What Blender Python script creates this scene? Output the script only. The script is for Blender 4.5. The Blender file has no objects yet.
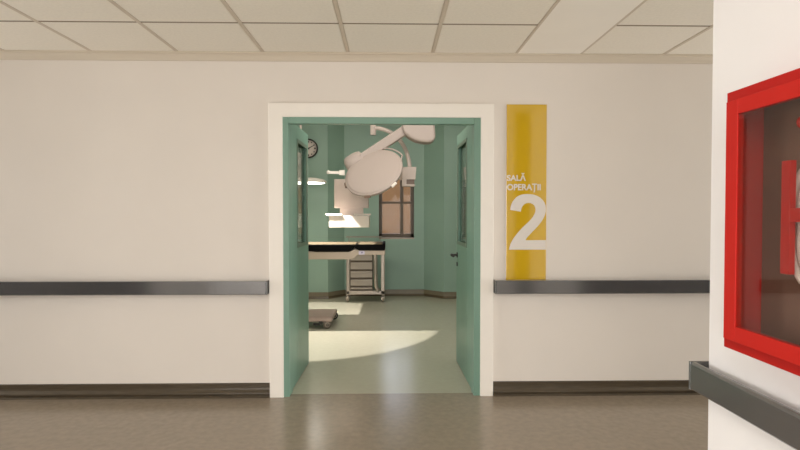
import bpy, bmesh, math, random
from mathutils import Vector, Matrix

scn = bpy.context.scene
col = scn.collection
random.seed(4)
R = math.radians

# ------------------------------------------------------------------ camera, world, light, exposure
cam_d = bpy.data.cameras.new('camera')
cam_d.sensor_width = 36.0
cam_d.lens = 540.0 / 800.0 * 36.0
cam_d.clip_start = 0.02
cam = bpy.data.objects.new('camera', cam_d)
cam.location = (0, 0, 1.34)
cam.rotation_euler = (R(90) - math.atan(12 / 540), 0, -math.atan(11 / 540))
col.objects.link(cam)
scn.camera = cam

world = bpy.data.worlds.new('overcast_sky')
scn.world = world
world.use_nodes = True
bg = world.node_tree.nodes['Background']
bg.inputs['Color'].default_value = (0.80, 0.86, 1.0, 1)
bg.inputs['Strength'].default_value = 3.0

vs = scn.view_settings
vs.view_transform = 'Standard'
vs.look = 'None'
vs.gamma = 1.0
vs.use_curve_mapping = False
vs.exposure = -0.12


def area(name, loc, sx, sy, power, colr, rot=(0, 0, 0)):
    d = bpy.data.lights.new(name, 'AREA')
    d.shape = 'RECTANGLE'
    d.size, d.size_y = sx, sy
    d.energy = power
    d.color = colr
    o = bpy.data.objects.new(name, d)
    o.location = loc
    o.rotation_euler = rot
    col.objects.link(o)
    return o


WARM = (1.0, 0.975, 0.94)
COOL_FILL = (0.965, 0.985, 1.0)
# unseen fill panel added overhead in the camera's corridor, behind the camera
area('corridor_ceiling_light', (-0.35, -1.2, 2.46), 1.2, 3.0, 78, (1.0, 0.985, 0.965))
# cool fill panels added out of view at the corridor ends and back
area('corridor_end_window_west', (-6.5, 2.82, 1.05), 2.0, 1.95, 142, COOL_FILL, (R(90), 0, R(-90)))
area('corridor_end_window_east', (6.5, 2.82, 1.05), 2.0, 1.95, 205, COOL_FILL, (R(90), 0, R(90)))
area('corridor_back_window', (-0.45, -3.5, 1.1), 2.6, 1.9, 85, COOL_FILL, (R(90), 0, 0))
# operating room: unseen fill panels added overhead, one tilted nearer the doorway
area('operating_room_ceiling_light', (0.0, 6.6, 2.86), 3.0, 2.6, 12, (1.0, 0.965, 0.90))
area('operating_room_front_light', (0.0, 4.5, 2.78), 3.6, 0.5, 58, (1.0, 0.95, 0.89), (R(58), 0, 0))
# task lamp spot over the operating table
sp = bpy.data.lights.new('task_lamp_beam', 'SPOT')
sp.energy = 400
sp.color = (1.0, 0.945, 0.88)
sp.spot_size = R(76.3)
sp.spot_blend = 0.06
sp.shadow_soft_size = 0.012
spo = bpy.data.objects.new('task_lamp_beam', sp)
spo.location = (-1.05, 6.475, 2.14)
spo.rotation_euler = (0, 0, 0)
col.objects.link(spo)


# ------------------------------------------------------------------ materials
def srgb(r, g, b):
    def c(v):
        v /= 255.0
        return v / 12.92 if v <= 0.04045 else ((v + 0.055) / 1.055) ** 2.4
    return (c(r), c(g), c(b), 1)


def mat(name, rgb, rough=0.5, metal=0.0, ior=1.45, noise=0.0, nscale=20.0, bump=0.0, bscale=200.0, emit=None, estr=0.0, rnoise=0.0, stretch=None, coat=0.0):
    m = bpy.data.materials.new(name)
    m.use_nodes = True
    nt = m.node_tree
    b = nt.nodes['Principled BSDF']
    b.inputs['Base Color'].default_value = rgb
    b.inputs['Roughness'].default_value = rough
    b.inputs['Metallic'].default_value = metal
    b.inputs['IOR'].default_value = ior
    b.inputs['Coat Weight'].default_value = coat
    b.inputs['Coat Roughness'].default_value = 0.06
    tc = nt.nodes.new('ShaderNodeTexCoord')
    mp = nt.nodes.new('ShaderNodeMapping')
    if stretch:
        mp.inputs['Scale'].default_value = stretch
    nt.links.new(tc.outputs['Object'], mp.inputs['Vector'])
    if noise > 0 or rnoise > 0:
        n = nt.nodes.new('ShaderNodeTexNoise')
        n.inputs['Scale'].default_value = nscale
        n.inputs['Detail'].default_value = 5
        nt.links.new(mp.outputs['Vector'], n.inputs['Vector'])
        if noise > 0:
            r = nt.nodes.new('ShaderNodeValToRGB')
            r.color_ramp.elements[0].position = 0.3
            r.color_ramp.elements[1].position = 0.7
            lo = [max(0, c * (1 - noise)) for c in rgb[:3]] + [1]
            hi = [min(1, c * (1 + noise)) for c in rgb[:3]] + [1]
            r.color_ramp.elements[0].color = lo
            r.color_ramp.elements[1].color = hi
            nt.links.new(n.outputs['Fac'], r.inputs['Fac'])
            nt.links.new(r.outputs['Color'], b.inputs['Base Color'])
        if rnoise > 0:
            mr = nt.nodes.new('ShaderNodeMapRange')
            mr.inputs['To Min'].default_value = max(0.02, rough - rnoise)
            mr.inputs['To Max'].default_value = rough + rnoise
            nt.links.new(n.outputs['Fac'], mr.inputs['Value'])
            nt.links.new(mr.outputs['Result'], b.inputs['Roughness'])
    if bump > 0:
        n2 = nt.nodes.new('ShaderNodeTexNoise')
        n2.inputs['Scale'].default_value = bscale
        n2.inputs['Detail'].default_value = 3
        nt.links.new(mp.outputs['Vector'], n2.inputs['Vector'])
        bp = nt.nodes.new('ShaderNodeBump')
        bp.inputs['Strength'].default_value = bump
        bp.inputs['Distance'].default_value = 0.002
        nt.links.new(n2.outputs['Fac'], bp.inputs['Height'])
        nt.links.new(bp.outputs['Normal'], b.inputs['Normal'])
    if emit:
        b.inputs['Emission Color'].default_value = emit
        b.inputs['Emission Strength'].default_value = estr
    return m


def glass_mat(name, tint, ior=1.5, rough=0.0, gain=1.0):
    """thin pane: clear straight through, mirror by Fresnel"""
    m = bpy.data.materials.new(name)
    m.use_nodes = True
    nt = m.node_tree
    for n in list(nt.nodes):
        if n.type != 'OUTPUT_MATERIAL':
            nt.nodes.remove(n)
    out = nt.nodes['Material Output']
    tr = nt.nodes.new('ShaderNodeBsdfTransparent')
    tr.inputs['Color'].default_value = tint
    gl = nt.nodes.new('ShaderNodeBsdfGlossy')
    gl.inputs['Roughness'].default_value = rough
    lw = nt.nodes.new('ShaderNodeLayerWeight')
    lw.inputs['Blend'].default_value = 0.5
    p5 = nt.nodes.new('ShaderNodeMath')
    p5.operation = 'POWER'
    p5.inputs[1].default_value = 5.0
    nt.links.new(lw.outputs['Facing'], p5.inputs[0])
    f0 = ((ior - 1) / (ior + 1)) ** 2
    fr = nt.nodes.new('ShaderNodeMath')
    fr.operation = 'MULTIPLY_ADD'
    fr.inputs[1].default_value = 1 - f0
    fr.inputs[2].default_value = f0
    nt.links.new(p5.outputs[0], fr.inputs[0])
    mx = nt.nodes.new('ShaderNodeMixShader')
    mul = nt.nodes.new('ShaderNodeMath')
    mul.operation = 'MULTIPLY'
    mul.use_clamp = True
    mul.inputs[1].default_value = gain
    nt.links.new(fr.outputs[0], mul.inputs[0])
    nt.links.new(mul.outputs[0], mx.inputs['Fac'])
    nt.links.new(tr.outputs[0], mx.inputs[1])
    nt.links.new(gl.outputs[0], mx.inputs[2])
    nt.links.new(mx.outputs[0], out.inputs['Surface'])
    return m


M = {}
M['wall'] = mat('cream_wall_paint', srgb(229, 220, 209), 0.55, noise=0.012, nscale=3, bump=0.05)
M['wall_white'] = mat('white_wall_paint', srgb(244, 241, 239), 0.5, noise=0.01, nscale=3, bump=0.05)
M['dark_wood'] = mat('dark_brown_panelling', srgb(60, 52, 46), 0.5, noise=0.1, nscale=6)  # dark tone added to shape reflections in the sign and far rails
M['ceil'] = mat('ceiling_tile', srgb(232, 224, 209), 0.9, noise=0.03, nscale=60, bump=0.25, bscale=160)
M['ceil_plain'] = mat('ceiling_plaster', srgb(240, 233, 221), 0.8, noise=0.01, nscale=4)
M['cornice'] = mat('taupe_cornice_paint', srgb(206, 193, 173), 0.6)  # darker tone paints in the crease shade below the ceiling
M['tbar'] = mat('ceiling_grid_paint', srgb(200, 186, 166), 0.5)
M['tee'] = mat('brown_cross_tee_paint', srgb(138, 122, 100), 0.6)  # brown stands for the shade in the gaps between tile rows
M['white_lamp'] = mat('pale_taupe_lamp_lacquer', srgb(174, 158, 149), 0.5, noise=0.006, nscale=6)  # white lacquer darkened to offset the strong fill on the lamp
M['floor'] = mat('brown_vinyl_floor', srgb(144, 131, 114), 0.22, noise=0.08, nscale=24, rnoise=0.02, ior=1.5)
M['cove'] = mat('dark_brown_cove_vinyl', srgb(78, 68, 54), 0.22, noise=0.18, nscale=30, stretch=(0.3, 1, 6), ior=1.5)  # floor vinyl with its unlit shade put into a darker colour
M['or_floor'] = mat('pale_green_vinyl_floor', srgb(187, 182, 163), 0.23, noise=0.02, nscale=20, rnoise=0.04, ior=1.5)
M['or_cove'] = mat('tan_cove_vinyl', srgb(130, 118, 98), 0.35, noise=0.06, nscale=20)
M['or_base'] = mat('dark_tan_cove_foot', srgb(92, 78, 56), 0.35, noise=0.06, nscale=20)
M['or_wall'] = mat('green_wall_vinyl', srgb(150, 176, 160), 0.42, noise=0.03, nscale=2.0)
M['or_ceil'] = mat('operating_room_ceiling_paint', srgb(225, 222, 210), 0.8)
M['trim'] = mat('white_architrave_lacquer', srgb(244, 237, 226), 0.4, noise=0.008, nscale=8)
M['green'] = mat('green_door_lacquer', srgb(128, 166, 148), 0.38, noise=0.03, nscale=6, stretch=(1, 1, 0.2))
M['green_frame'] = mat('green_frame_lacquer', srgb(124, 158, 140), 0.38, noise=0.02, nscale=6)
M['glazing'] = mat('brown_grey_glazing_bead', srgb(112, 132, 114), 0.4)
M['pane'] = glass_mat('clear_pane', (0.93, 0.96, 0.94, 1), 1.45)
M['win_pane'] = glass_mat('window_pane', (0.95, 0.95, 0.95, 1), 1.2)
M['cab_pane'] = glass_mat('cabinet_pane', (0.90, 0.87, 0.85, 1), 1.5, 0.03, 0.75)
M['rail'] = mat('dark_grey_rail_vinyl', srgb(72, 71, 71), 0.16, ior=2.5, noise=0.02, nscale=10)
M['rail_cap'] = mat('dark_grey_cap_vinyl', srgb(64, 63, 62), 0.25, ior=2.2)
M['sign'] = mat('ochre_sign_film', srgb(214, 172, 22), 0.08, noise=0.01, nscale=4, ior=2.1)
M['sign_text'] = mat('white_sign_lettering', srgb(226, 218, 208), 0.45)
M['red'] = mat('red_enamel', srgb(192, 32, 23), 0.5, ior=1.3, noise=0.01, nscale=5)
M['red_body'] = mat('deep_red_enamel', srgb(180, 24, 18), 0.5, ior=1.3, noise=0.01, nscale=5)
M['hose'] = mat('white_canvas_hose', srgb(236, 228, 220), 0.8, noise=0.05, nscale=80)
M['inner'] = mat('brown_cabinet_lining', srgb(124, 98, 82), 0.5, noise=0.03, nscale=6)
M['brass'] = mat('red_valve_lacquer', srgb(190, 40, 30), 0.15)
M['white'] = mat('white_equipment_lacquer', srgb(198, 181, 171), 0.45, noise=0.008, nscale=6)
M['white_b'] = mat('bright_white_equipment_plastic', srgb(236, 226, 214), 0.45)
M['grey_lens'] = mat('pale_lamp_glass', srgb(228, 206, 192), 0.35, noise=0.006, nscale=6)
M['dark'] = mat('dark_rubber', srgb(40, 36, 34), 0.6)
M['steel'] = mat('brushed_steel', srgb(170, 158, 145), 0.34, metal=0.45, noise=0.05, nscale=30, stretch=(4, 4, 0.3))
M['steel_dark'] = mat('shaded_steel', srgb(160, 148, 134), 0.38, metal=0.4)  # slightly darker, less metallic steel tone
M['drawer'] = mat('drawer_front_steel', srgb(166, 154, 140), 0.4, metal=0.2)
M['mattress'] = mat('black_mattress_vinyl', srgb(10, 9, 8), 0.75, ior=1.2, noise=0.05, nscale=12)
M['table'] = mat('beige_table_enamel', srgb(186, 168, 150), 0.42, noise=0.01)
M['base'] = mat('taupe_base_cover', srgb(166, 144, 132), 0.5, noise=0.02, nscale=8)
M['glow'] = mat('glowing_lamp_lens', srgb(255, 250, 240), 0.4, emit=(1, 0.94, 0.84, 1), estr=12.0)
M['clock_face'] = mat('white_clock_face', srgb(230, 214, 204), 0.5)
M['clock_rim'] = mat('dark_clock_rim', srgb(44, 40, 34), 0.4)
M['win_frame'] = mat('brown_grey_window_frame', srgb(104, 88, 74), 0.42, noise=0.04, nscale=8)
M['plaster_out'] = mat('tan_outdoor_plaster', srgb(122, 88, 54), 0.9, noise=0.10, nscale=1.6, bump=0.2, bscale=8)
M['ground'] = mat('outdoor_paving', srgb(150, 140, 128), 0.9)
M['sheet'] = mat('tan_mattress_top_vinyl', srgb(96, 83, 60), 0.85, noise=0.03, nscale=10)  # tan tone paints the lamp's sheen on the black mattress top
M['case'] = mat('dark_drawer_recess', srgb(116, 104, 92), 0.6)  # case colour darkened to paint the shadow lines between drawers
M['wheel_grey'] = mat('grey_wheel_plastic', srgb(112, 100, 90), 0.5)
M['badge'] = mat('lavender_badge', srgb(206, 196, 214), 0.4)
M['badge_dot'] = mat('purple_badge_mark', srgb(96, 76, 120), 0.4)
M['screen'] = mat('brown_grey_display', srgb(120, 98, 82), 0.3)  # for the lamp clips and the dark slot of the joint box


# ------------------------------------------------------------------ mesh builder
class MB:
    def __init__(self):
        self.bm = bmesh.new()

    def poly(self, pts, smooth=False):
        f = self.bm.faces.new([self.bm.verts.new(p) for p in pts])
        f.smooth = smooth
        return f

    def box(self, x0, x1, y0, y1, z0, z1):
        vs_ = [self.bm.verts.new((x, y, z)) for x in (x0, x1) for y in (y0, y1) for z in (z0, z1)]
        for q in ((0, 1, 3, 2), (4, 6, 7, 5), (0, 4, 5, 1), (2, 3, 7, 6), (0, 2, 6, 4), (1, 5, 7, 3)):
            self.bm.faces.new([vs_[i] for i in q])
        return self

    def prism(self, poly, a, b, axis='y', smooth=False):
        """poly in the two other axes, extruded from a to b"""
        def P(u, v, w):
            return {'x': (w, u, v), 'y': (u, w, v), 'z': (u, v, w)}[axis]
        lo = [self.bm.verts.new(P(u, v, a)) for u, v in poly]
        hi = [self.bm.verts.new(P(u, v, b)) for u, v in poly]
        n = len(poly)
        for i in range(n):
            f = self.bm.faces.new([lo[i], lo[(i + 1) % n], hi[(i + 1) % n], hi[i]])
            f.smooth = smooth
        self.bm.faces.new(lo)
        self.bm.faces.new(hi[::-1])
        return self

    def lathe(self, prof, origin=(0, 0, 0), axis=(0, 0, 1), n=40, up=None):
        """prof = [(r, h)...] turned about axis"""
        ax = Vector(axis).normalized()
        e1 = ax.orthogonal().normalized()
        e2 = ax.cross(e1)
        o = Vector(origin)
        rings = []
        for r, h in prof:
            if r < 1e-6:
                rings.append([self.bm.verts.new(o + ax * h)])
            else:
                rings.append([self.bm.verts.new(o + ax * h + (e1 * math.cos(2 * math.pi * k / n) + e2 * math.sin(2 * math.pi * k / n)) * r) for k in range(n)])
        for A, B in zip(rings, rings[1:]):
            for k in range(n):
                k2 = (k + 1) % n
                if len(A) == 1 and len(B) == 1:
                    continue
                if len(A) == 1:
                    f = self.bm.faces.new([A[0], B[k2], B[k]])
                elif len(B) == 1:
                    f = self.bm.faces.new([A[k], A[k2], B[0]])
                else:
                    f = self.bm.faces.new([A[k], A[k2], B[k2], B[k]])
                f.smooth = True
        return self

    def cyl(self, p0, p1, r, n=20, r1=None):
        p0, p1 = Vector(p0), Vector(p1)
        L = (p1 - p0).length
        r1 = r if r1 is None else r1
        return self.lathe([(0, 0), (r, 0), (r, 0), (r1, L), (r1, L), (0, L)], p0, p1 - p0, n)

    def ball(self, c, r, n=16):
        prof = [(r * math.sin(math.pi * i / 10), -r * math.cos(math.pi * i / 10)) for i in range(11)]
        prof[0] = (0, -r)
        prof[-1] = (0, r)
        return self.lathe(prof, c, (0, 0, 1), n)

    def tube(self, path, r, n=14, closed=False, flat=1.0):
        pts = [Vector(p) for p in path]
        rings = []
        m = len(pts)
        ref = None
        for i, p in enumerate(pts):
            if closed:
                t = (pts[(i + 1) % m] - pts[i - 1]).normalized()
            else:
                t = (pts[min(i + 1, m - 1)] - pts[max(i - 1, 0)]).normalized()
            if ref is None:
                ref = t.orthogonal().normalized()
            else:
                ref = (ref - t * ref.dot(t)).normalized()
            b = t.cross(ref)
            rings.append([self.bm.verts.new(p + ref * r * math.cos(2 * math.pi * k / n) + b * r * flat * math.sin(2 * math.pi * k / n)) for k in range(n)])
        rng = range(m) if closed else range(m - 1)
        for i in rng:
            A, B = rings[i], rings[(i + 1) % m]
            for k in range(n):
                f = self.bm.faces.new([A[k], A[(k + 1) % n], B[(k + 1) % n], B[k]])
                f.smooth = True
        if not closed:
            self.bm.faces.new(rings[0][::-1])
            self.bm.faces.new(rings[-1])
        return self

    def build(self, name, material, parent=None, bevel=0.0, seg=2):
        bmesh.ops.recalc_face_normals(self.bm, faces=self.bm.faces[:])
        me = bpy.data.meshes.new(name)
        self.bm.to_mesh(me)
        self.bm.free()
        me.materials.append(material)
        o = bpy.data.objects.new(name, me)
        col.objects.link(o)
        if parent:
            o.parent = parent
            o.matrix_parent_inverse = Matrix.Translation(parent.matrix_world.translation).inverted() if False else Matrix()
            # parts are modelled in world coordinates, the parent sits at its base
            off = world_loc(parent)
            for v in me.vertices:
                v.co -= off
        if bevel > 0:
            bv = o.modifiers.new('bevel', 'BEVEL')
            bv.width = bevel
            bv.segments = seg
            bv.limit_method = 'ANGLE'
            bv.angle_limit = R(40)
        return o


def world_loc(o):
    v = Vector((0, 0, 0))
    while o:
        v += o.location
        o = o.parent
    return v


def structure(o):
    o['kind'] = 'structure'
    return o


def tag(o, label, cat, group=None):
    o['label'] = label
    o['category'] = cat
    if group:
        o['group'] = group
    return o


def thing(name, loc, label, cat, group=None):
    o = bpy.data.objects.new(name, None)
    o.empty_display_size = 0.1
    o.location = loc
    col.objects.link(o)
    return tag(o, label, cat, group)


# ------------------------------------------------------------------ corridor shell
DY = 3.92          # face of the corridor wall
CZ = 2.485         # ceiling height
# far wall with the doorway opening
m = MB()
m.box(-7, -0.80, DY, 4.04, 0, 2.6)
m.box(0.71, 7, DY, 4.04, 0, 2.6)
m.box(-0.80, 0.71, DY, 4.04, 2.06, 2.6)
structure(m.build('wall_far', M['wall']))
# pillar wall on the right: the corridor the camera stands in runs along it
PX, PY = 1.040, 1.725
structure(MB().box(PX, 1.42, -3.6, PY, 0, 2.6).build('wall_right', M['wall_white']))
structure(MB().box(1.42, 1.61, -3.6, PY - 0.05, 0, 2.45).build('trim_1', M['dark_wood']))  # unseen dark strip added to make the band mirrored in the sign
structure(MB().box(1.61, 2.12, -3.6, PY, 0, 2.6).build('wall_right_return', M['wall_white']))
structure(MB().box(2.12, 7, PY - 0.1, PY, 0, 2.6).build('wall_front_right', M['dark_wood']))  # dark colour added for what the far rails mirror
structure(MB().box(-2.62, -1.95, -3.6, PY, 0, 2.6).build('wall_left', M['wall_white']))
structure(MB().box(-7, -2.62, PY - 0.1, PY, 0, 2.6).build('wall_front_left', M['dark_wood']))
structure(MB().box(-1.95, PX, -3.7, -3.6, 0, 2.6).build('wall_back', M['wall_white']))
structure(MB().box(-7.1, -7, PY - 0.1, 4.04, 0, 2.6).build('wall_west', M['wall']))
structure(MB().box(7, 7.1, PY - 0.1, 4.04, 0, 2.6).build('wall_east', M['wall']))
structure(MB().box(-7, 7, -3.6, 3.965, -0.1, 0.006).build('floor', M['floor']))

# suspended ceiling: mineral tiles lying in a grid, one plain plaster strip
m = MB()
xs = [-2.107 + 0.605 * k for k in range(-8, 6)]          # last one 0.918
left = list(zip(xs, xs[1:]))
xr = [1.378 + 0.605 * k for k in range(0, 10)]
right = list(zip(xr, xr[1:]))
rows = [3.915 - 0.615 * k for k in range(0, 13)]
for (x0, x1) in left + right:
    for y1, y0 in zip(rows, rows[1:]):
        if x0 > 6.9 or x1 < -6.9:
            continue
        m.box(x0 + 0.012, x1 - 0.012, y0 + 0.011, y1 - 0.011, CZ, CZ + 0.03)
structure(m.build('ceiling', M['ceil'], bevel=0.003, seg=1))
structure(MB().box(-7, 7, -3.6, 4.0, CZ + 0.031, CZ + 0.06).build('ceiling_slab', M['ceil_plain']))
# exposed grid: main runners along the corridor axis, dark strips painting in gap shade between them
m = MB()
for x in xs + xr:
    if -6.95 < x < 6.95:
        m.box(x - 0.0115, x + 0.0115, -3.6, 3.90, CZ - 0.0015, CZ + 0.029)
structure(m.build('trim_2', M['tbar']))
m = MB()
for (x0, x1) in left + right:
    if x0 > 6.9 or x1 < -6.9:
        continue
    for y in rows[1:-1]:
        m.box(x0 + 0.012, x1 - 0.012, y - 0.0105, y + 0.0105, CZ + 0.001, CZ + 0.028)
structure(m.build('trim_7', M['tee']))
structure(MB().box(0.922, 1.374, -3.6, DY, CZ - 0.002, CZ + 0.03).build('trim_3', M['ceil_plain'], bevel=0.002, seg=1))
# cornice bead where ceiling meets wall
m = MB()
prof = [(DY, 2.428), (DY - 0.012, 2.428), (DY - 0.016, 2.436), (DY - 0.020, 2.452), (DY - 0.030, 2.468), (DY - 0.044, 2.474), (DY - 0.044, CZ + 0.01), (DY, CZ + 0.01)]
m.prism(prof, -7, 7, 'x')
structure(m.build('trim_4', M['cornice']))

# cove skirtings of the far wall
CP = [(DY, 0), (DY - 0.042, 0.0), (DY - 0.040, 0.004), (DY - 0.030, 0.008), (DY - 0.024, 0.014), (DY - 0.024, 0.022), (DY - 0.030, 0.028), (DY - 0.033, 0.035), (DY - 0.031, 0.042), (DY - 0.022, 0.050), (DY - 0.014, 0.060), (DY - 0.011, 0.072), (DY - 0.010, 0.102), (DY, 0.106)]
structure(MB().prism(CP, -7, -0.863, 'x').build('baseboard_left', M['cove']))
structure(MB().prism(CP, 0.758, 7, 'x').build('baseboard_right', M['cove']))

# door surround: white architrave, green steel frame
m = MB()
m.prism([(-0.863, 0), (-0.863, 2.128), (0.758, 2.128), (0.758, 0), (0.664, 0), (0.664, 2.028), (-0.763, 2.028), (-0.763, 0)], DY - 0.026, DY, 'y')
structure(m.build('trim_5', M['trim'], bevel=0.004))
m = MB()
m.box(-0.80, -0.723, DY - 0.012, 4.045, 0, 2.06)
m.box(0.618, 0.71, DY - 0.012, 4.045, 0, 2.06)
m.box(-0.723, 0.618, DY - 0.012, DY + 0.05, 1.983, 2.06)
m.box(-0.723, 0.618, DY + 0.05, 4.045, 2.036, 2.06)
structure(m.build('trim_6', M['green_frame'], bevel=0.003))

# ------------------------------------------------------------------ operating room shell
OZ = 2.9
plan = [(-3.2, 4.04), (-3.2, 8.455), (-0.956, 8.455), (-0.716, 8.745), (0.567, 8.735), (0.862, 8.445), (3.0, 8.445), (3.0, 4.04)]


def wall_run(a, b, t=0.12, z0=0.0, z1=OZ):
    (x0, y0), (x1, y1) = a, b
    d = Vector((x1 - x0, y1 - y0, 0)).normalized()
    n = Vector((-d.y, d.x, 0)) * t          # to the left of travel = outside when walking clockwise
    mm = MB()
    P = [(x0, y0), (x1, y1), (x1 + n.x, y1 + n.y), (x0 + n.x, y0 + n.y)]
    mm.prism(P, z0, z1, 'z')
    return mm


names = ['wall_theatre_left', 'wall_theatre_back_left', 'wall_theatre_chamfer_left', None, 'wall_theatre_chamfer_right', 'wall_theatre_back_right', 'wall_theatre_right']
for i, nm in enumerate(names):
    if nm:
        structure(wall_run(plan[i], plan[i + 1]).build(nm, M['or_wall']))
# back wall with the window opening
WX0, WX1, WZ0, WZ1 = -0.165, 0.408, 0.918, 2.05
m = MB()
yb = 8.74
m.box(-0.74, WX0, yb, yb + 0.3, 0, OZ)
m.box(WX1, 0.60, yb, yb + 0.3, 0, OZ)
m.box(WX0, WX1, yb, yb + 0.3, 0, WZ0)
m.box(WX0, WX1, yb, yb + 0.3, WZ1, OZ)
structure(m.build('wall_theatre_back', M['or_wall']))
m = MB()
m.box(-3.3, -0.80, 4.045, 4.10, 0, OZ)
m.box(0.71, 3.1, 4.045, 4.10, 0, OZ)
m.box(-0.80, 0.71, 4.045, 4.10, 2.06, OZ)
structure(m.build('wall_theatre_front', M['or_wall']))
structure(MB().box(-3.3, 3.1, 3.965, 9.05, -0.1, 0.0).build('floor_theatre', M['or_floor']))
structure(MB().box(-3.3, 3.1, 4.04, 9.05, OZ, OZ + 0.1).build('ceiling_theatre', M['or_ceil']))
# theatre skirting, set on the inside of the wall line
def inset(pts, d):
    out = []
    n = len(pts)
    for i in range(n):
        p = Vector(pts[i])
        dirs = []
        if i > 0:
            dirs.append((p - Vector(pts[i - 1])).normalized())
        if i < n - 1:
            dirs.append((Vector(pts[i + 1]) - p).normalized())
        nn = sum((Vector((v.y, -v.x)) for v in dirs), Vector((0, 0))).normalized()
        c = nn.dot(Vector((dirs[0].y, -dirs[0].x)))
        out.append(p + nn * d / max(c, 0.3))
    return out


def skirting(pts, name, material, prof):
    mm = MB()
    rings = [inset(pts, d) for d, h in prof]
    k = len(pts)
    grid = [[mm.bm.verts.new((rings[j][i].x, rings[j][i].y, prof[j][1])) for j in range(len(prof))] for i in range(k)]
    q = len(prof)
    for i in range(k - 1):
        for j in range(q):
            mm.bm.faces.new([grid[i][j], grid[i][(j + 1) % q], grid[i + 1][(j + 1) % q], grid[i + 1][j]])
    mm.bm.faces.new(grid[0])
    mm.bm.faces.new(grid[-1][::-1])
    return structure(mm.build(name, material))


skirting(plan, 'baseboard_theatre', M['or_cove'], [(0.0, 0.100), (0.010, 0.098), (0.012, 0.034), (0.0, 0.034)])
skirting(plan, 'trim_8', M['or_base'], [(0.0, 0.034), (0.012, 0.034), (0.016, 0.022), (0.028, 0.006), (0.045, 0.0), (0.0, 0.0)])

# window: frame, mullion, transom, sill and one pane per light
wf = MB()
FY0, FY1 = yb + 0.10, yb + 0.17
wf.box(WX0, WX0 + 0.055, FY0, FY1, WZ0, WZ1)
wf.box(WX1 - 0.055, WX1, FY0, FY1, WZ0, WZ1)
wf.box(WX0, WX1, FY0, FY1, WZ1 - 0.055, WZ1)
wf.box(WX0, WX1, FY0, FY1, WZ0, WZ0 + 0.085)
wf.box(0.182, 0.236, FY0 - 0.01, FY1, WZ0, WZ1)
wf.box(WX0, WX1, FY0 - 0.004, FY1, 1.492, 1.528)
win = structure(wf.build('window_1', M['win_frame'], bevel=0.004))
MB().box(WX0 + 0.003, WX1 - 0.003, yb + 0.0, FY0, WZ0, WZ0 + 0.022).build('window_sill', M['steel_dark'], win)
for (a, b) in ((WX0 + 0.055, 0.182), (0.236, WX1 - 0.055)):
    for (c, d) in ((WZ0 + 0.085, 1.492), (1.528, WZ1 - 0.055)):
        MB().box(a, b, FY0 + 0.03, FY0 + 0.036, c, d).build('window_pane', M['win_pane'], win)

# outdoors behind the window
structure(MB().box(-9, 9, 19.8, 20.1, -0.3, 2.75).build('wall_outdoor', M['plaster_out']))
structure(MB().box(-9, 9, 9.06, 19.8, -0.4, -0.3).build('floor_outdoor', M['ground']))

# ------------------------------------------------------------------ double door leaves, both opened into the theatre
def door_leaf(name, xa, xb, y0, y1, gy0, gy1, gz0, gz1, label, side, handle, swing):
    mm = MB()
    z0, z1 = 0.006, 2.03
    mm.box(xa, xb, y0, gy0, z0, z1)
    mm.box(xa, xb, gy1, y1, z0, z1)
    mm.box(xa, xb, gy0, gy1, z0, gz0)
    mm.box(xa, xb, gy0, gy1, gz1, z1)
    d = structure(mm.build(name, M['green'], bevel=0.002, seg=1))
    piv = Vector((xb if side > 0 else xa, y0, 0))
    for vv in d.data.vertices:
        vv.co -= piv
    d.location = piv
    d['label'] = label
    b = 0.022
    g = MB()
    for (p, q) in ((xa - 0.004, xa + 0.006), (xb - 0.006, xb + 0.004)):
        g.box(p, q, gy0 - 0.006, gy0 + b, gz0 - 0.006, gz1 + 0.006)
        g.box(p, q, gy1 - b, gy1 + 0.006, gz0 - 0.006, gz1 + 0.006)
        g.box(p, q, gy0 + b, gy1 - b, gz0 - 0.006, gz0 + b)
        g.box(p, q, gy0 + b, gy1 - b, gz1 - b, gz1 + 0.006)
    fr = g.build('glazing_bead', M['glazing'], d)
    xm = (xa + xb) / 2
    MB().box(xm - 0.003, xm + 0.003, gy0 + 0.0, gy1 - 0.0, gz0, gz1).build('glass_pane', M['pane'], fr)
    h = MB()
    hx = xb if side > 0 else xa
    for zz in (0.25, 1.0, 1.8):
        h.cyl((hx - side * 0.004, y0 - 0.004, zz - 0.05), (hx - side * 0.004, y0 - 0.004, zz + 0.05), 0.007, 10)
    h.build('hinge', M['green_frame'], d)
    if handle:
        hz = 0.968
        f = xa if side < 0 else xb
        hm = MB()
        hm.cyl((f, y1 - 0.055, hz), (f + side * 0.008, y1 - 0.055, hz), 0.024, 18)
        hm.cyl((f, y1 - 0.055, hz), (f + side * 0.05, y1 - 0.055, hz), 0.009, 12)
        hm.tube([(f + side * 0.05, y1 - 0.052, hz), (f + side * 0.054, y1 - 0.09, hz), (f + side * 0.052, y1 - 0.17, hz)], 0.013, 12)
        hm.build('handle', M['clock_rim'], d)
        lk = MB()
        lk.cyl((f, y1 - 0.055, 0.885), (f + side * 0.007, y1 - 0.055, 0.885), 0.019, 16)
        lk.build('lock', M['dark'], d)
    d.rotation_euler = (0, 0, swing)
    return d


door_leaf('door_1', -0.774, -0.729, 4.066, 4.800, 4.28, 4.735, 1.07, 1.92, 'left green door leaf with tall glass strip opened into the operating room', 1, False, -0.0195)
door_leaf('door_2', 0.622, 0.667, 4.066, 4.845, 4.28, 4.795, 1.07, 1.93, 'right green door leaf with dark lever handle opened into the operating room', -1, True, 0.0175)

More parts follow.
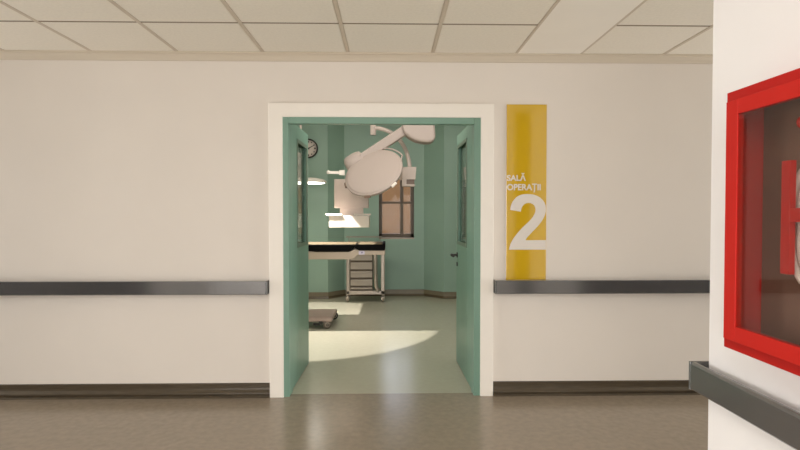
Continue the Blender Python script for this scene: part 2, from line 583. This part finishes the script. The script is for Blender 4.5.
# ------------------------------------------------------------------ handrails along the far wall
def wall_rail(x0, x1, open_end, label):
    t = thing('handrail', ((x0 + x1) / 2, DY, 0.80), label, 'handrail', None)
    yf = DY - 0.075
    prof = [(yf, 0.764), (yf, 0.854), (yf + 0.006, 0.854), (yf + 0.03, 0.854), (yf + 0.03, 0.854), (yf + 0.012, 0.844), (yf + 0.012, 0.768), (yf + 0.03, 0.764), (yf + 0.03, 0.758), (yf + 0.006, 0.758)]
    MB().prism(prof, x0 + 0.008, x1 - 0.008, 'x').build('rail', M['rail'], t)
    for xx in (x0, x1):
        sgn = 1 if xx == x0 else -1
        a, b = sorted((xx, xx + sgn * 0.008))
        MB().box(a, b, yf, DY, 0.758, 0.854).build('end_cap', M['rail_cap'], t, bevel=0.002)
    n = int((x1 - x0) / 1.2)
    for k in range(n + 1):
        xx = x0 + 0.12 + k * (x1 - x0 - 0.24) / max(n, 1)
        MB().box(xx - 0.03, xx + 0.03, yf + 0.012, DY, 0.781, 0.831).build('bracket', M['rail_cap'], t)
    return t


wall_rail(-6.9, -0.868, True, 'dark grey handrail on the cream wall left of the doorway')
wall_rail(0.763, 6.9, True, 'dark grey handrail on the far wall under the yellow sign')

# near handrail on the white pillar wall, with a returned end
t = thing('handrail', (PX, 0.6, 0.81), 'large dark grey handrail in the foreground below the red cabinet', 'handrail')
xf = PX - 0.047
m = MB()
prof = [(xf, 0.764), (xf, 0.842), (xf + 0.007, 0.850), (xf + 0.016, 0.850), (xf + 0.018, 0.844), (xf + 0.011, 0.838), (xf + 0.011, 0.770), (xf + 0.018, 0.764), (xf + 0.018, 0.757), (xf + 0.007, 0.757)]
m.prism(prof, -3.0, 1.750, 'y')
m.build('rail', M['rail'], t, bevel=0.0015)
m = MB()
m.box(xf, PX + 0.10, 1.750, 1.760, 0.757, 0.850)
m.build('end_return', M['rail_cap'], t, bevel=0.002)
for yy in (0.9, 0.2, -0.8, -1.8):
    MB().box(xf + 0.011, PX, yy - 0.03, yy + 0.03, 0.775, 0.83).build('bracket', M['rail_cap'], t)

# ------------------------------------------------------------------ yellow room sign
SX0, SX1, SZ0, SZ1 = 0.854, 1.146, 0.852, 2.127
sign = MB().box(SX0, SX1, DY - 0.006, DY, SZ0, SZ1).build('room_sign', M['sign'], bevel=0.001, seg=1)
tag(sign, 'tall yellow wall sign with a white number 2 right of the doorway', 'sign')
two = [(65, 135), (67, 115), (72, 97), (80, 78), (92, 62), (106, 47), (122, 37), (140, 30), (160, 26), (182, 25), (205, 26), (228, 30), (250, 38), (270, 50), (286, 65), (298, 82), (306, 102), (309, 122), (309, 145), (305, 165), (297, 185), (287, 204), (272, 226), (256, 246), (238, 266), (218, 286), (198, 308), (180, 328), (170, 345), (311, 345), (311, 411), (57, 411), (61, 392), (67, 372), (78, 349), (93, 325), (112, 300), (132, 276), (152, 255), (172, 236), (190, 219), (206, 202), (220, 185), (230, 167), (237, 150), (239, 133), (236, 117), (229, 103), (218, 94), (205, 88), (190, 86), (176, 88), (163, 94), (152, 104), (144, 117), (139, 132), (137, 147)]
KX = (SX1 - 0.002 - 0.874) / (311 - 57)
KZ = (1.478 - 1.073) / (411 - 25)
pts = [(0.874 + (u - 57) * KX, 1.478 - (v - 25) * KZ) for u, v in two]
MB().prism(pts, DY - 0.0085, DY - 0.006, 'y').build('number_two', M['sign_text'], sign)


def lettering(body, x, z, width, height, y, material, name, parent):
    cu = bpy.data.curves.new(name, 'FONT')
    cu.body = body
    cu.size = 0.1
    cu.extrude = 0.0008
    cu.offset = 0.0028
    ob = bpy.data.objects.new(name, cu)
    col.objects.link(ob)
    bpy.context.view_layer.update()
    dg = bpy.context.evaluated_depsgraph_get()
    me = bpy.data.meshes.new_from_object(ob.evaluated_get(dg))
    bpy.data.objects.remove(ob)
    vx = [v.co.x for v in me.vertices]
    x0, w = min(vx), max(vx) - min(vx)
    k = width / w
    kz = height / 0.0729          # cap height of the built-in font at this size
    off = world_loc(parent)
    for v in me.vertices:
        vx_, vy_, vz_ = v.co
        v.co = Vector((x + (vx_ - x0) * k, y - vz_ * 1.0, z + vy_ * kz)) - off
    me.materials.clear()
    me.materials.append(material)
    o = bpy.data.objects.new(name, me)
    col.objects.link(o)
    o.parent = parent
    return o


lettering('SALĂ', 0.857, 1.575, 0.138, 0.042, DY - 0.0074, M['sign_text'], 'lettering', sign)
lettering('OPERAȚII', 0.857, 1.507, 0.247, 0.045, DY - 0.0074, M['sign_text'], 'lettering', sign)

# ------------------------------------------------------------------ fire hose cabinet on the pillar wall
CY0, CY1, CZ0, CZ1 = 0.78, 1.489, 0.966, 1.672
cab = thing('fire_hose_cabinet', (PX, (CY0 + CY1) / 2, CZ0), 'red glass-fronted fire hose cabinet on the white pillar wall', 'cabinet')
XB = 0.940
m = MB()
m.box(XB + 0.004, PX - 0.001, CY0, CY0 + 0.014, CZ0, CZ1)
m.box(XB + 0.004, PX - 0.001, CY1 - 0.014, CY1, CZ0, CZ1)
m.box(XB + 0.004, PX - 0.001, CY0, CY1, CZ0, CZ0 + 0.014)
m.box(XB + 0.004, PX - 0.001, CY0, CY1, CZ1 - 0.014, CZ1)
for (a, b, c, d) in ((CY0, CY0 + 0.06, CZ0, CZ1), (CY1 - 0.06, CY1, CZ0, CZ1), (CY0 + 0.06, CY1 - 0.06, CZ0, CZ0 + 0.06), (CY0 + 0.06, CY1 - 0.06, CZ1 - 0.06, CZ1)):
    m.box(XB, XB + 0.004, a, b, c, d)
m.build('body', M['red_body'], cab)
MB().box(PX - 0.006, PX - 0.001, CY0 + 0.014, CY1 - 0.014, CZ0 + 0.014, CZ1 - 0.014).build('back_panel', M['inner'], cab)
dy0, dy1, dz0, dz1 = CY0 + 0.024, CY1 - 0.024, 0.996, 1.642
XD0, XD1 = 0.922, 0.940
gy0, gy1, gz0, gz1 = dy0 + 0.046, 1.416, 1.037, 1.602
m = MB()
m.box(XD0, XD1, dy0, gy0, dz0, dz1)
m.box(XD0, XD1, gy1, dy1, dz0, dz1)
m.box(XD0, XD1, gy0, gy1, dz0, gz0)
m.box(XD0, XD1, gy0, gy1, gz1, dz1)
dr = m.build('door', M['red'], cab, bevel=0.0015)
MB().box(0.9245, 0.9275, gy0, gy1, gz0, gz1).build('glass_pane', M['cab_pane'], dr)
MB().box(0.916, 0.922, gy0 - 0.035, gy0 - 0.012, 1.28, 1.36).build('latch', M['steel_dark'], dr, bevel=0.002)

# hose rack inside the cabinet
rk = thing('hose_rack', (PX - 0.008, 1.18, 1.189), 'red upright hose rack bars behind the cabinet glass', 'rack')
MB().box(0.978, 0.994, 1.300, 1.329, 1.189, 1.469).build('upright', M['red'], rk, bevel=0.001)
MB().box(0.978, 0.994, 1.035, 1.064, 1.189, 1.469).build('upright', M['red'], rk, bevel=0.001)
MB().box(0.979, 0.992, 1.064, 1.300, 1.318, 1.352).build('crossbar', M['red'], rk, bevel=0.001)
# white folded hose hanging behind the rack bars
hs = MB()
for q, hw in enumerate((0.150, 0.128, 0.106, 0.084, 0.062)):
    path = []
    hh = 0.155 - q * 0.022
    for k in range(48):
        a = 2 * math.pi * k / 48
        c, sn = math.cos(a), math.sin(a)
        path.append((1.016, 1.182 + math.copysign(abs(c) ** 0.45, c) * hw, 1.310 + math.copysign(abs(sn) ** 0.6, sn) * hh))
    hs.tube(path, 0.0112, 10, True)
tag(hs.build('fire_hose', M['hose']), 'white coiled canvas fire hose on the red rack inside the cabinet', 'hose')
v = thing('hose_valve', (1.032, 1.272, 1.557), 'shiny red valve knob near the top of the cabinet interior', 'valve')
MB().cyl((1.032, 1.272, 1.557), (1.0, 1.272, 1.557), 0.012).build('spindle', M['brass'], v)
m = MB()
m.ball((0.992, 1.272, 1.557), 0.018)
m.build('knob', M['brass'], v)

# ------------------------------------------------------------------ wall clock
ck = thing('wall_clock', (-1.253, 8.455, 2.343), 'round white wall clock with dark rim, half hidden by the left door', 'clock')
m = MB()
m.lathe([(0.128, 0.0), (0.150, 0.0), (0.152, 0.02), (0.146, 0.034), (0.134, 0.034), (0.128, 0.02)], (-1.253, 8.455, 2.343), (0, -1, 0), 48)
m.build('rim', M['clock_rim'], ck)
fc = MB().cyl((-1.253, 8.455, 2.343), (-1.253, 8.437, 2.343), 0.133, 48).build('clock_face', M['clock_face'], ck)
for k in range(12):
    m = MB()
    a = R(30 * k)
    cx, cz = -1.253 + 0.104 * math.sin(a), 2.343 + 0.104 * math.cos(a)
    m.cyl((cx, 8.437, cz), (cx, 8.434, cz), 0.010 if k % 3 else 0.014, 10)
    m.build('hour_mark', M['clock_rim'], fc)


def hand(ang, L, w, y):
    a = R(ang)
    d = Vector((math.sin(a), 0, math.cos(a)))
    n = Vector((math.cos(a), 0, -math.sin(a)))
    c = Vector((-1.253, 0, 2.343))
    P = [c - d * 0.02 + n * w, c + d * L + n * w * 0.5, c + d * L - n * w * 0.5, c - d * 0.02 - n * w]
    return MB().prism([(p.x, p.z) for p in P], y, y + 0.002, 'y')


hand(62, 0.100, 0.008, 8.431).build('minute_hand', M['clock_rim'], ck)
hand(-58, 0.068, 0.010, 8.433).build('hour_hand', M['clock_rim'], ck)

# ------------------------------------------------------------------ main surgical lamp: ceiling post, hub, arm, yoke, head
HY = 6.15
sl = thing('surgical_light', (0.36, HY, OZ), 'large round surgical lamp on a white jointed arm over the table', 'surgical light')
MB().cyl((0.36, HY, OZ), (0.36, HY, OZ - 0.06), 0.16, 32).build('ceiling_plate', M['white_lamp'], sl)
MB().cyl((0.36, HY, OZ - 0.06), (0.36, HY, 2.45), 0.05, 24).build('post', M['white_lamp'], sl)
hub = [(0.148, 2.47), (0.146, 2.36), (0.150, 2.29), (0.165, 2.245), (0.19, 2.215), (0.23, 2.182), (0.28, 2.155), (0.335, 2.138), (0.39, 2.129), (0.44, 2.127), (0.475, 2.132), (0.502, 2.15), (0.518, 2.18), (0.522, 2.215), (0.516, 2.29), (0.510, 2.36), (0.50, 2.44), (0.47, 2.47)]
MB().prism(hub, HY - 0.11, HY + 0.11, 'y').build('hub', M['white_lamp'], sl, bevel=0.03, seg=4)
nrm = Vector((-0.325, -0.72, 0.613)).normalized()
e1 = Vector((0.883, 0.0, 0.469)).normalized()
e2 = nrm.cross(e1).normalized()
dc = Vector((-0.172, 5.90, 1.790))
RD = 0.332
yk = Vector((-0.383, 6.125, 1.920))
# arm: rounded rectangular beam from the hub to the yoke
a0, a1 = Vector((0.215, HY, 2.30)), yk + Vector((0.05, 0.02, 0.02))
m = MB()
d = (a1 - a0).normalized()
u = Vector((0, 1, 0))
w = d.cross(u).normalized()
ring = []
for e in (a0, a1):
    ring.append([m.bm.verts.new(e + w * 0.054 * sx + u * 0.05 * sy) for sx, sy in ((1, 1), (1, -1), (-1, -1), (-1, 1))])
for k in range(4):
    m.bm.faces.new([ring[0][k], ring[0][(k + 1) % 4], ring[1][(k + 1) % 4], ring[1][k]])
m.bm.faces.new(ring[0])
m.bm.faces.new(ring[1][::-1])
m.build('arm', M['white_lamp'], sl, bevel=0.018, seg=3)
# yoke drum at the far edge of the head
m = MB()
dr_c = dc - e1 * 0.128 + e2 * 0.345 - nrm * 0.060
m.lathe([(0, -0.120), (0.055, -0.117), (0.09, -0.100), (0.106, -0.066), (0.111, 0.0), (0.108, 0.06), (0.097, 0.095), (0.06, 0.116), (0, 0.12)], dr_c, e1, 36)
m.build('yoke', M['white_lamp'], sl)
# round head seen from its back: plain cover, rim, lens on the far underside
m = MB()
m.lathe([(0.0, 0.012), (0.25, 0.010), (RD - 0.035, 0.006), (RD - 0.018, 0.0), (RD - 0.016, -0.004)], dc, nrm, 72)
hd = m.build('lamp_head', M['white_lamp'], sl)
m = MB()
m.lathe([(RD - 0.018, -0.002), (RD - 0.006, -0.001), (RD, -0.008), (RD + 0.001, -0.02), (RD - 0.006, -0.036), (RD - 0.03, -0.042), (RD - 0.03, -0.034)], dc, nrm, 72)
m.build('rim', M['white_lamp'], hd)
MB().lathe([(0, -0.044), (RD - 0.03, -0.040), (RD - 0.03, -0.030), (0, -0.030)], dc, nrm, 72).build('lens', M['grey_lens'], hd)


def on_head(ang, r, h):
    a = R(ang)
    return dc + e1 * (r * math.cos(a)) + e2 * (r * math.sin(a)) + nrm * h


# find which way e2 points so angles are measured anticlockwise in the picture
SG = 1 if e2.z > 0 else -1
rail_path = [on_head(SG * a, RD + (0.034 if 0 < a < 70 else 0.0), -0.016) for a in range(-8, 80, 6)]
MB().tube(rail_path, 0.009, 10).build('grab_rail', M['white_lamp'], hd)
for ang, mt in ((-122, M['screen']), (-68, M['white_b']), (174, M['screen'])):
    p = on_head(SG * ang, RD + 0.006, -0.02)
    tdir = (on_head(SG * (ang + 3), RD, 0) - on_head(SG * (ang - 3), RD, 0)).normalized()
    MB().cyl(p - tdir * 0.032, p + tdir * 0.032, 0.015, 12).build('clip', mt, hd)
# side handle sticking out to the left
m = MB()
m.cyl((-0.53, 5.95, 1.782), (-0.665, 5.95, 1.785), 0.016, 14)
m.ball((-0.665, 5.95, 1.786), 0.021)
m.box(-0.545, -0.485, 5.93, 5.97, 1.755, 1.81)
m.build('side_handle', M['white_b'], sl)

# ------------------------------------------------------------------ equipment pendant: curved tube, joint box, column with tray
PYY = 6.42
pd = thing('equipment_pendant', (-0.185, PYY, OZ), 'white equipment pendant on a curved tube beside the round surgical lamp', 'pendant')
MB().cyl((-0.187, PYY, OZ), (-0.187, PYY, OZ - 0.05), 0.12, 28).build('ceiling_plate', M['white'], pd)
MB().cyl((-0.187, PYY, OZ - 0.05), (-0.187, PYY, 2.262), 0.034, 24).build('drop_post', M['white'], pd)
path = []
P0, P1, P2, P3 = Vector((-0.18, PYY, 2.345)), Vector((0.07, PYY, 2.345)), Vector((0.235, PYY, 2.14)), Vector((0.246, PYY, 1.87))
for k in range(25):
    s = k / 24
    path.append(P0 * (1 - s) ** 3 + P1 * 3 * s * (1 - s) ** 2 + P2 * 3 * s * s * (1 - s) + P3 * s ** 3)
MB().tube(path, 0.024, 16).build('curved_tube', M['white'], pd)
bx0, bx1, bz0, bz1 = 0.155, 0.322, 1.655, 1.880
prof = [(bx0, bz0), (bx1 - 0.018, bz0), (bx1 - 0.018, bz0 + 0.022), (bx0 + 0.05, bz0 + 0.022), (bx0 + 0.05, bz0 + 0.078), (bx1 - 0.012, bz0 + 0.078), (bx1, bz1), (bx0, bz1)]
jb = MB().prism(prof, PYY - 0.08, PYY + 0.08, 'y').build('joint_box', M['white'], pd, bevel=0.003)
MB().box(bx0 + 0.049, bx1 - 0.022, PYY - 0.055, PYY + 0.075, bz0 + 0.021, bz0 + 0.079).build('display', M['screen'], jb)  # brown block added to darken the open slot
EY = 6.76
m = MB()
m.box(-0.30, bx0 + 0.01, PYY + 0.02, PYY + 0.10, 1.74, 1.835)
m.box(-0.42, -0.30, PYY + 0.02, EY + 0.3, 1.70, 1.835)
m.build('link_arm', M['white'], pd, bevel=0.01)
MB().box(-0.708, -0.266, EY + 0.24, EY + 0.38, 1.404, 1.778).build('column', M['white'], pd, bevel=0.006)
MB().box(-0.634, -0.336, EY + 0.245, EY + 0.37, 1.298, 1.406).build('neck', M['white'], pd)
tr = MB().box(-0.750, -0.250, EY, EY + 0.38, 1.158, 1.306).build('tray_box', M['white_b'], pd, bevel=0.004)
for (a, b) in ((-0.785, -0.59), (-0.437, -0.226)):
    mm = MB()
    mm.cyl((a, EY - 0.014, 1.322), (b, EY - 0.014, 1.322), 0.011, 12)
    for xx in (a + 0.03 if a > -0.7 else a + 0.05, b - 0.03):
        mm.cyl((xx, EY - 0.014, 1.322), (xx, EY + 0.02, 1.298), 0.008, 10)
    mm.build('handle', M['white_b'], tr)

# ------------------------------------------------------------------ second, glowing lamp at the left, partly hidden by the door leaf
LX, LY, LZ = -1.16, 7.40, 1.775
l2 = thing('satellite_lamp', (LX - 0.16, LY, OZ), 'flat glowing lamp seen edge on at the left, beyond the open left door', 'lamp')
MB().cyl((LX - 0.16, LY, OZ), (LX - 0.16, LY, OZ - 0.05), 0.11, 28).build('ceiling_plate', M['white'], l2)
MB().cyl((LX - 0.16, LY, OZ - 0.05), (LX - 0.16, LY, LZ + 0.03), 0.028, 20).build('post', M['white'], l2)
m = MB()
m.lathe([(0, 0.045), (0.18, 0.04), (0.27, 0.02), (0.305, 0.0), (0.308, -0.018), (0.295, -0.026), (0.28, -0.024)], (LX, LY, LZ), (0, 0, 1), 56)
h2 = m.build('lamp_head', M['white_b'], l2)
m = MB()
m.lathe([(0, -0.036), (0.20, -0.034), (0.262, -0.030), (0.282, -0.022), (0.282, -0.012), (0, -0.012)], (LX, LY, LZ), (0, 0, 1), 56)
m.build('lens', M['glow'], h2)

# small task lamp that throws the beam, hanging behind the left door leaf
tl = thing('task_lamp', (-1.05, 6.475, OZ), 'small cylindrical task lamp hanging behind the glass of the left door', 'lamp')
MB().cyl((-1.05, 6.475, OZ), (-1.05, 6.475, 2.30), 0.012, 14).build('stem', M['white'], tl)
m = MB()
m.lathe([(0.0, 2.31), (0.03, 2.31), (0.062, 2.285), (0.064, 2.15), (0.058, 2.15), (0.058, 2.20), (0.0, 2.20)], (-1.05, 6.475, 0), (0, 0, 1), 28)
m.build('housing', M['white_b'], tl)

# ------------------------------------------------------------------ operating table
ot = thing('operating_table', (-1.25, 6.52, 0), 'operating table with black mattress behind the left door leaf', 'operating table')
TY0, TY1 = 6.28, 6.825
bs = MB()
outl = [(6.215, 0.085), (6.225, 0.125), (6.27, 0.138), (6.75, 0.138), (6.79, 0.125), (6.80, 0.085)]
bs.prism(outl, -1.95, -0.655, 'x')
base = bs.build('base', M['base'], ot, bevel=0.012)
for (wx, wy) in ((-0.715, 6.235), (-0.690, 6.775), (-1.88, 6.235), (-1.88, 6.775)):
    m = MB()
    m.lathe([(0, -0.016), (0.034, -0.016), (0.048, -0.010), (0.050, 0.0), (0.048, 0.010), (0.034, 0.016), (0, 0.016)], (wx, wy, 0.051), (0.25, -1, 0), 24)
    wh = m.build('wheel', M['wheel_grey'] if wy < 6.5 else M['dark'], base)
    m = MB()
    m.lathe([(0.020, 0.017), (0.030, 0.019), (0.020, 0.021)], (wx, wy, 0.051), (0.25, -1, 0), 20)
    m.build('hub_cap', M['steel'], wh)
m = MB()
m.tube([(-0.80, 6.235, 0.05), (-0.83, 6.215, 0.062), (-0.87, 6.20, 0.06)], 0.014, 10)
m.box(-0.81, -0.77, 6.20, 6.26, 0.055, 0.09)
m.build('brake_pedal', M['dark'], base)
m = MB()
m.box(-1.45, -1.10, 6.36, 6.68, 0.13, 0.62)
m.box(-1.40, -1.15, 6.39, 6.65, 0.62, 0.80)
m.build('pedestal', M['table'], ot, bevel=0.012)
# frame under the mattress, deeper at the left
fr = [(-2.05, 0.895), (-2.05, 0.80), (-0.44, 0.80), (-0.40, 0.815), (-0.37, 0.852), (-0.052, 0.852), (-0.046, 0.86), (-0.046, 0.905), (-0.34, 0.905), (-0.395, 0.92), (-0.45, 0.895)]
fb = MB().prism(fr, TY0 + 0.01, TY1 - 0.01, 'y').build('table_frame', M['table'], ot, bevel=0.006)
m = MB()
m.box(-0.352, -0.282, TY0 - 0.004, TY0 + 0.012, 0.856, 0.898)
bd = m.build('badge', M['badge'], fb, bevel=0.004)
m = MB()
m.prism([(-0.322, 0.872), (-0.310, 0.872), (-0.306, 0.882), (-0.312, 0.889), (-0.321, 0.886)], TY0 - 0.006, TY0 - 0.003, 'y')
m.build('emblem', M['badge_dot'], bd)
p1 = [(-2.06, 0.90), (-2.06, 0.97), (-0.378, 0.970), (-0.408, 0.945), (-0.418, 0.925), (-0.44, 0.900), (-0.47, 0.888), (-0.85, 0.888), (-0.90, 0.895)]
MB().prism(p1, TY0, TY1, 'y').build('mattress', M['mattress'], ot, bevel=0.006)
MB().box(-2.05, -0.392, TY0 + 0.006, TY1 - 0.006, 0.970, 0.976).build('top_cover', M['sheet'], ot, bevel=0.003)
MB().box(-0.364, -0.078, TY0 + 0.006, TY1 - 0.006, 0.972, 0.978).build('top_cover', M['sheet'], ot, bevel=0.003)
p2 = [(-0.372, 0.972), (-0.398, 0.948), (-0.40, 0.935), (-0.375, 0.918), (-0.35, 0.905), (-0.055, 0.903), (-0.045, 0.912), (-0.045, 0.972)]
MB().prism(p2, TY0, TY1, 'y').build('head_pad', M['mattress'], ot, bevel=0.005)
MB().box(-0.075, -0.045, TY0, TY1, 0.972, 0.985).build('end_ridge', M['mattress'], ot, bevel=0.004)

# ------------------------------------------------------------------ steel drawer trolley behind the table
TX = -0.35
tv = thing('drawer_trolley', (TX, 8.2, 0), 'steel drawer trolley on castors standing behind the operating table', 'trolley')
YF, YR = 8.09, 8.38
m = MB()
for (a, b) in ((-0.640, -0.590), (-0.121, -0.066)):
    for (c, d) in ((YF, YF + 0.045), (YR - 0.045, YR)):
        m.box(a, b, c, d, 0.12, 0.90)
m.box(-0.640, -0.066, YF, YR, 0.115, 0.172)
m.box(-0.640, -0.066, YF, YR, 0.87, 0.90)
m.build('frame', M['steel'], tv, bevel=0.006)
m = MB()
m.tube([(-0.205, YF - 0.012, 0.88), (-0.203, YF - 0.012, 0.45), (-0.195, YF - 0.012, 0.25), (-0.175, YF - 0.012, 0.19), (-0.15, YF - 0.012, 0.172)], 0.030, 12)
m.build('door_post', M['steel'], tv)
MB().box(-0.585, -0.245, YF + 0.02, YR - 0.02, 0.172, 0.87).build('drawer_case', M['case'], tv)
zs = [0.185, 0.240, 0.362, 0.485, 0.618, 0.75, 0.868]
for a, b in zip(zs, zs[1:]):
    dw = MB().box(-0.575, -0.252, YF + 0.003, YF + 0.03, a + 0.010, b - 0.020).build('drawer', M['drawer'], tv, bevel=0.003)
    MB().box(-0.565, -0.262, YF - 0.016, YF + 0.006, b - 0.034, b - 0.020).build('pull', M['steel'], dw, bevel=0.003)
m = MB()
m.cyl((-0.632, YF + 0.02, 0.982), (-0.118, YF + 0.02, 0.982), 0.010, 12)
m.ball((-0.632, YF + 0.02, 0.982), 0.014, 12)
m.ball((-0.118, YF + 0.02, 0.982), 0.016, 12)
m.cyl((-0.60, YF + 0.02, 0.982), (-0.60, YF + 0.02, 0.895), 0.005, 10)
m.cyl((-0.135, YF + 0.02, 0.982), (-0.135, YF + 0.02, 0.895), 0.005, 10)
m.build('push_rail', M['steel'], tv)
for wx in (-0.625, -0.095):
    for wy in (YF + 0.025, YR - 0.03):
        m = MB()
        m.cyl((wx, wy, 0.06), (wx, wy, 0.12), 0.020, 14)
        m.prism([(wy - 0.02, 0.03), (wy + 0.03, 0.035), (wy + 0.02, 0.075), (wy - 0.02, 0.075)], wx - 0.024, wx + 0.024, 'x')
        cs = m.build('castor', M['steel'], tv)
        m = MB()
        m.lathe([(0, -0.014), (0.028, -0.014), (0.036, -0.006), (0.036, 0.006), (0.028, 0.014), (0, 0.014)], (wx, wy + 0.004, 0.0365), (1, 0.3, 0), 20)
        m.build('wheel', M['steel_dark'], cs)
